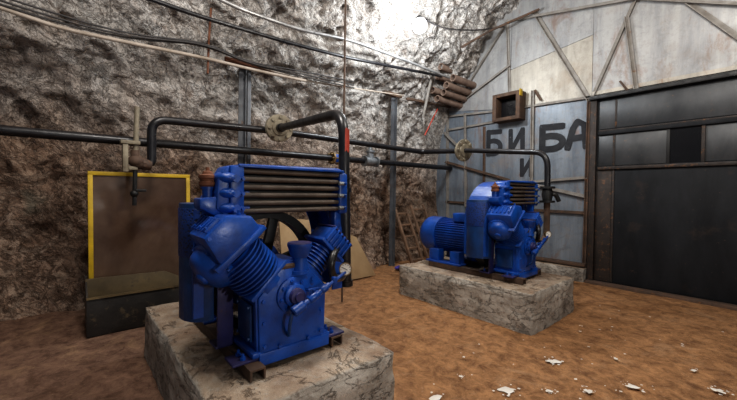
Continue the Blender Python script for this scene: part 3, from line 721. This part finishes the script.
# ------------------------------------------------------------------ posts, rods, cables on the rock
def thing(b, name, m, label, cat, group=None): return tag(b.build(name, m), label, cat, group)
thing(MB().angle((-5.06, 1.87, -.02), (-5.06, 1.90, 3.30), .09, (1, 0, 0)).beam((-5.05, 1.99, -.02), (-5.05, 2.0, 3.28), .05), 'steel_post', 'grey_post', 'grey steel angle post on the rock above the left of the near compressor', 'post')
q = thing(MB().angle((-5.065, 4.98, -.02), (-5.065, 5.0, 3.44), .10, (1, 0, 0)), 'steel_post', 'grey_post', 'tall grey steel post on the rock left of the leaning ladder frames', 'post')
MB().beam((-5.05, 4.72, 3.50), (-5.03, 5.2, 3.49), .07).build('cap_bar', 'rust', q)
thing(MB().tube([(-3.78, 2.80, .0), (-3.77, 2.80, 2.6), (-3.76, 2.81, 4.95)], .014, 8), 'hanging_rod', 'rust', 'thin rusty rod reaching from the ceiling to the floor behind the near compressor', 'rod')
thing(MB().tube([(-4.88, 1.38, 3.05), (-4.90, 1.40, 3.5), (-4.88, 1.43, 4.05), (-4.72, 1.42, 4.3)], .014, 8), 'hanging_cable', 'rust_orange', 'thin orange-brown cord hanging across the cables near the left', 'cable')
def cable(pts, r, m, label, cat='cable', name='cable', bend=.3):
    thing(MB().tube(pts, r, 10, bend), name, m, label, cat)

def sc(x0, x, pts):
    k = x / x0; return [(x, q[0] * k, 1.5 + (q[1] - 1.5) * k) for q in pts]
cable(sc(-4.75, -4.42, [(1.2, 4.05), (1.76, 3.97), (2.68, 3.98), (3.64, 4.11), (4.87, 4.12), (6.68, 4.09)]), .024, 'grey_cable', 'light grey conduit sweeping along the upper rock to the stacked pipe ends', 'conduit', 'conduit')
cable(sc(-4.85, -4.55, [(.2, 3.80), (1.16, 3.75), (1.73, 3.76), (2.56, 3.78), (3.61, 3.84), (6.3, 4.12)]), .027, 'black_pipe', 'dark pipe sloping along the rock just below the light grey conduit', 'pipe', 'wall_pipe')
cable(sc(-4.95, -4.86, [(-1.6, 3.42), (-.5, 3.27), (-.08, 3.21), (.26, 3.22), (.74, 3.24), (1.37, 3.27), (2.05, 3.27), (2.9, 3.30)]), .022, 'pale_cable', 'pale thick cable crossing the upper left rock wall')
for k, (dz, dx, lb) in enumerate([(.0, 0, 'uppermost of the dark cables sagging over the upper left rock'), (-.045, .03, 'middle one of the dark cables sagging over the upper left rock'), (-.085, .0, 'lowest of the dark cables, just above the pale thick cable')]):
    cable(sc(-4.95, -4.84 + dx, [(-1.6, 3.58 + dz), (-.5, 3.38 + dz), (-.08, 3.35 + dz), (.26, 3.33 + dz * .8), (.64, 3.35 + dz * .6), (1.37, 3.48 + dz * .4), (1.95, 3.36 + dz + .03 * k), (2.8, 3.44 + dz), (3.9, 3.50 + dz * 1.3)]), .011, 'dark_cable', lb)
cable(sc(-4.95, -4.9, [(2.1, 3.34), (2.9, 3.30), (3.9, 3.38), (5.2, 3.50)]), .013, 'pale_cable', 'thin pale cable between the two grey posts high on the rock')
thing(MB().beam((-4.93, 1.62, 3.32), (-4.93, 2.35, 3.33), .055), 'rusty_bracket', 'rust_orange', 'short orange-rusted bar across the top of the left grey post', 'bar')
thing(MB().beam((-4.92, 5.26, 3.44), (-4.92, 6.75, 3.52), .05), 'rusty_bar', 'rust', 'rusty horizontal bar running from the tall grey post to the stacked pipe ends', 'bar')
thing(MB().tube([(-4.82, 6.15, 3.36), (-4.87, 5.78, 2.74)], .014, 8), 'red_rod', 'red', 'slanting red-painted rod on the rock left of the steel wall', 'rod')
thing(MB().tube([(-4.62, 5.72, 4.05), (-4.82, 5.66, 3.1)], .03, 8), 'slanting_prop', 'rust_pale', 'pale slanting prop beside the stacked pipe ends', 'prop')
# stacked pipe ends
for (x, z, ya, r, lb) in [(-4.34, 3.90, 6.02, .072, 'topmost of the four long rusty pipes stacked beside the steel wall'), (-4.46, 3.765, 5.96, .074, 'second from top of the four long rusty pipes stacked beside the steel wall'),
        (-4.56, 3.64, 6.0, .070, 'third from top of the four long rusty pipes stacked beside the steel wall'), (-4.68, 3.52, 5.94, .070, 'lowest of the four long rusty pipes stacked beside the steel wall'),
        (-4.56, 4.16, 5.90, .070, 'short rusty pipe end highest on the rock, above the stacked pipes'), (-4.62, 3.96, 5.88, .066, 'short rusty pipe end behind the grey conduit end'), (-4.74, 3.70, 5.86, .072, 'short rusty pipe end left of the stacked pipes')]:
    thing(MB().tube([(x, ya, z), (x, 6.80 if ya > 5.92 else 6.3, z)], r, 18, rin=r * .8), 'rusty_pipe', 'rust_dusty', lb, 'pipe', 'rusty pipe ends')
# lamp
L = V((-4.02, 4.60, 4.40))
p = empty('bulkhead_lamp', L, 'bright white lamp glowing under the rock ceiling', 'lamp')
MB().sphere((0, 0, 0), .13, 24).build('globe', 'lamp', p)
MB().lathe([(0, .06), (.06, .06), (.10, .03), (.34, .02)], V((-.02, .02, .10)), (-.45, .3, .85), 16).build('lamp_holder', 'black', p)
cable([(-4.03, 4.61, 4.56), (-3.95, 5.2, 4.5), (-3.75, 6.0, 4.66), (-3.6, 6.70, 4.90)], .014, 'dark_cable', 'dark cable running from the bright lamp to the top of the steel wall')
thing(MB().tube([(-4.05, 5.9, 4.40), (-3.7, 6.3, 4.72), (-2.9, 6.70, 4.98)], .022, 8, .2), 'rusty_rod', 'rust', 'rusty rod along the roof edge above the steel wall', 'rod')

# leaning ladder frames
def frame(y0, y1, xb, H, n, label, lean, dy):
    p = empty('ladder_frame', (xb, (y0 + y1) / 2, 0), label, 'frame', 'leaning ladder frames'); c = (y0 + y1) / 2
    for y in (y0 - c, y1 - c): MB().beam((0, y, .005), (-lean, y + dy, H), .055, .045, (0, 1, 0)).build('rail', 'wood_dark', p)
    for k in range(n):
        t = (k + .6) / n; MB().beam((-lean * t - .005, y0 - c + dy * t, H * t), (-lean * t - .005, y1 - c + dy * t, H * t), .05, .035).build('rung', 'wood_dark', p)
frame(5.17, 5.50, -4.60, 1.16, 5, 'brown ladder-like frame leaning on the rock, the one nearer the tall grey post', .44, -.10)
frame(5.66, 6.08, -4.58, 1.24, 5, 'brown ladder-like frame leaning on the rock, the one nearer the steel wall', .46, -.12)
b = MB()
for k in range(7): b.sphere((random.uniform(-.06, .06), random.uniform(-.1, .1), random.uniform(.02, .10)), random.uniform(.03, .06), 10, (1, 1.3, .6))
tag(b.build('crumpled_rag', 'rag', None, (-4.62, 4.86, 0)), 'small crumpled violet-blue rag at the foot of the ladder frames', 'rag')
# leaning plywood sheet
pl = MB().prism([(2.35, .01), (4.16, .01), (3.82, .70), (3.2, 1.02), (2.38, 1.10)], lambda q, r, t: (-4.62 - r * .20 + t, q, r), 0, .022, .003)
thing(pl, 'plywood_sheet', 'wood', 'pale plywood offcut leaning on the rock behind the near compressor', 'board')

# white scraps on the floor
def scrap(x, y, r, label, seed):
    rnd = random.Random(seed); bm = MB(); n = 13
    vs = [bm.bm.verts.new((r * rnd.uniform(.45, 1.15) * math.cos(2 * PI * k / n) * 1.25, r * rnd.uniform(.35, 1.0) * math.sin(2 * PI * k / n), rnd.uniform(.0, .005))) for k in range(n)]
    c = bm.bm.verts.new((0, 0, .009))
    for k in range(n): bm.bm.faces.new([c, vs[k], vs[(k + 1) % n]])
    for k in range(9):
        a = rnd.uniform(0, 6.3); d = r * rnd.uniform(1.0, 1.9); q = r * rnd.uniform(.08, .25)
        t = [bm.bm.verts.new((d * math.cos(a) + q * math.cos(j * 1.57 + a), d * math.sin(a) + q * math.sin(j * 1.57 + a), .006)) for j in range(4)]; bm.bm.faces.new(t)
    o = bm.build('white_scrap', 'paper', None, (x, y, .004)); o.rotation_euler.z = rnd.uniform(0, 6)
    tag(o, label, 'scrap', 'white scraps on the dirt floor')
for i, (x, y, r, lb) in enumerate([(-1.22, 3.26, .075, 'largest white scrap between the far plinth and the lower frame edge, closest to that plinth'), (-1.27, 2.50, .075, 'wide white scrap cut close to the lower edge below the far plinth'),
        (-1.56, 2.01, .06, 'white scrap at the lower edge next to the near plinth corner'), (-1.05, 2.74, .04, 'small white scrap right of the wide one near the lower edge'),
        (-.86, 2.97, .05, 'white scrap midway along the scattered row on the floor'), (-.66, 3.32, .055, 'compact white scrap in the right half of the open floor'),
        (-.38, 4.03, .035, 'small white scrap in the lower right corner, upper of the two there'), (-.22, 3.75, .055, 'ragged white scrap lowest in the lower right corner'),
        (-1.61, 2.40, .028, 'tiny white scrap left of the wide one near the lower edge'), (-.88, 3.76, .03, 'faint white scrap right of the largest one')]):
    scrap(x, y, r * .78, lb, 40 + i)
b = MB(); rnd = random.Random(5)
for k in range(90):
    x, y = rnd.uniform(-1.9, .3), rnd.uniform(1.9, 5.6); q = rnd.uniform(.006, .016)
    if x < -1.5 and (y < 1.8 or y > 3.5): continue
    a = rnd.uniform(0, 6); vs = [b.bm.verts.new((x + q * rnd.uniform(.5, 1.4) * math.cos(a + j * 1.57), y + q * rnd.uniform(.5, 1.4) * math.sin(a + j * 1.57), .008)) for j in range(4)]; b.bm.faces.new(vs)
tag(b.build('litter_crumbs', 'paper'), 'tiny pale crumbs scattered over the brown dirt floor', 'crumbs', kind='stuff')

# ------------------------------------------------------------------ light, world, camera
def lamp(name, kind, loc, e, col, size=.3, aim=None):
    d = bpy.data.lights.new(name, kind); d.energy = e; d.color = col
    if kind == 'AREA': d.size = size
    else: d.shadow_soft_size = size
    o = bpy.data.objects.new(name, d); C.objects.link(o); o.location = loc
    if aim: o.rotation_euler = (V(aim) - V(loc)).to_track_quat('-Z', 'Y').to_euler()
lamp('rock_lamp', 'POINT', (-3.62, 4.22, 4.10), 190, (.93, .97, 1), .14)
lamp('roof_lamp_front', 'POINT', (-.1, 3.2, 4.6), 280, (1, .95, .88), .3)
lamp('rear_fill_light', 'POINT', (-1.9, .5, 4.75), 330, (1, .95, .9), .4)  # added unseen fill that brightens the upper rock wall
lamp('work_lamp', 'POINT', (1.9, 1.05, 1.72), 125, (1, .97, .93), .07)
w = bpy.data.worlds.new('World'); bpy.context.scene.world = w; w.use_nodes = True
w.node_tree.nodes['Background'].inputs[0].default_value = (.85, .9, 1, 1); w.node_tree.nodes['Background'].inputs[1].default_value = .12
f, yaw, pitch, roll = 345, .859, .022, -.010
cd = bpy.data.cameras.new('Camera'); cam = bpy.data.objects.new('Camera', cd); C.objects.link(cam)
cd.sensor_width = 36; cd.lens = 36 * f / 737; cd.clip_start = .02
F = V((-math.sin(yaw) * math.cos(pitch), math.cos(yaw) * math.cos(pitch), -math.sin(pitch)))
R0 = V((math.cos(yaw), math.sin(yaw), 0)); U0 = R0.cross(F); c_, s_ = math.cos(roll), math.sin(roll)
R = R0 * c_ - U0 * s_; U = U0 * c_ + R0 * s_
cam.matrix_world = Matrix(((R.x, U.x, -F.x, 0), (R.y, U.y, -F.y, 0), (R.z, U.z, -F.z, 1.5), (0, 0, 0, 1)))
sc_ = bpy.context.scene; sc_.camera = cam
sc_.view_settings.view_transform = 'Standard'; sc_.view_settings.look = 'Medium High Contrast'; sc_.view_settings.exposure = -.1; sc_.cycles.use_denoising = True; sc_.cycles.denoising_prefilter = 'NONE'; sc_.cycles.sample_clamp_indirect = .6; sc_.cycles.sample_clamp_direct = 4; sc_.cycles.caustics_reflective = False; sc_.cycles.caustics_refractive = False
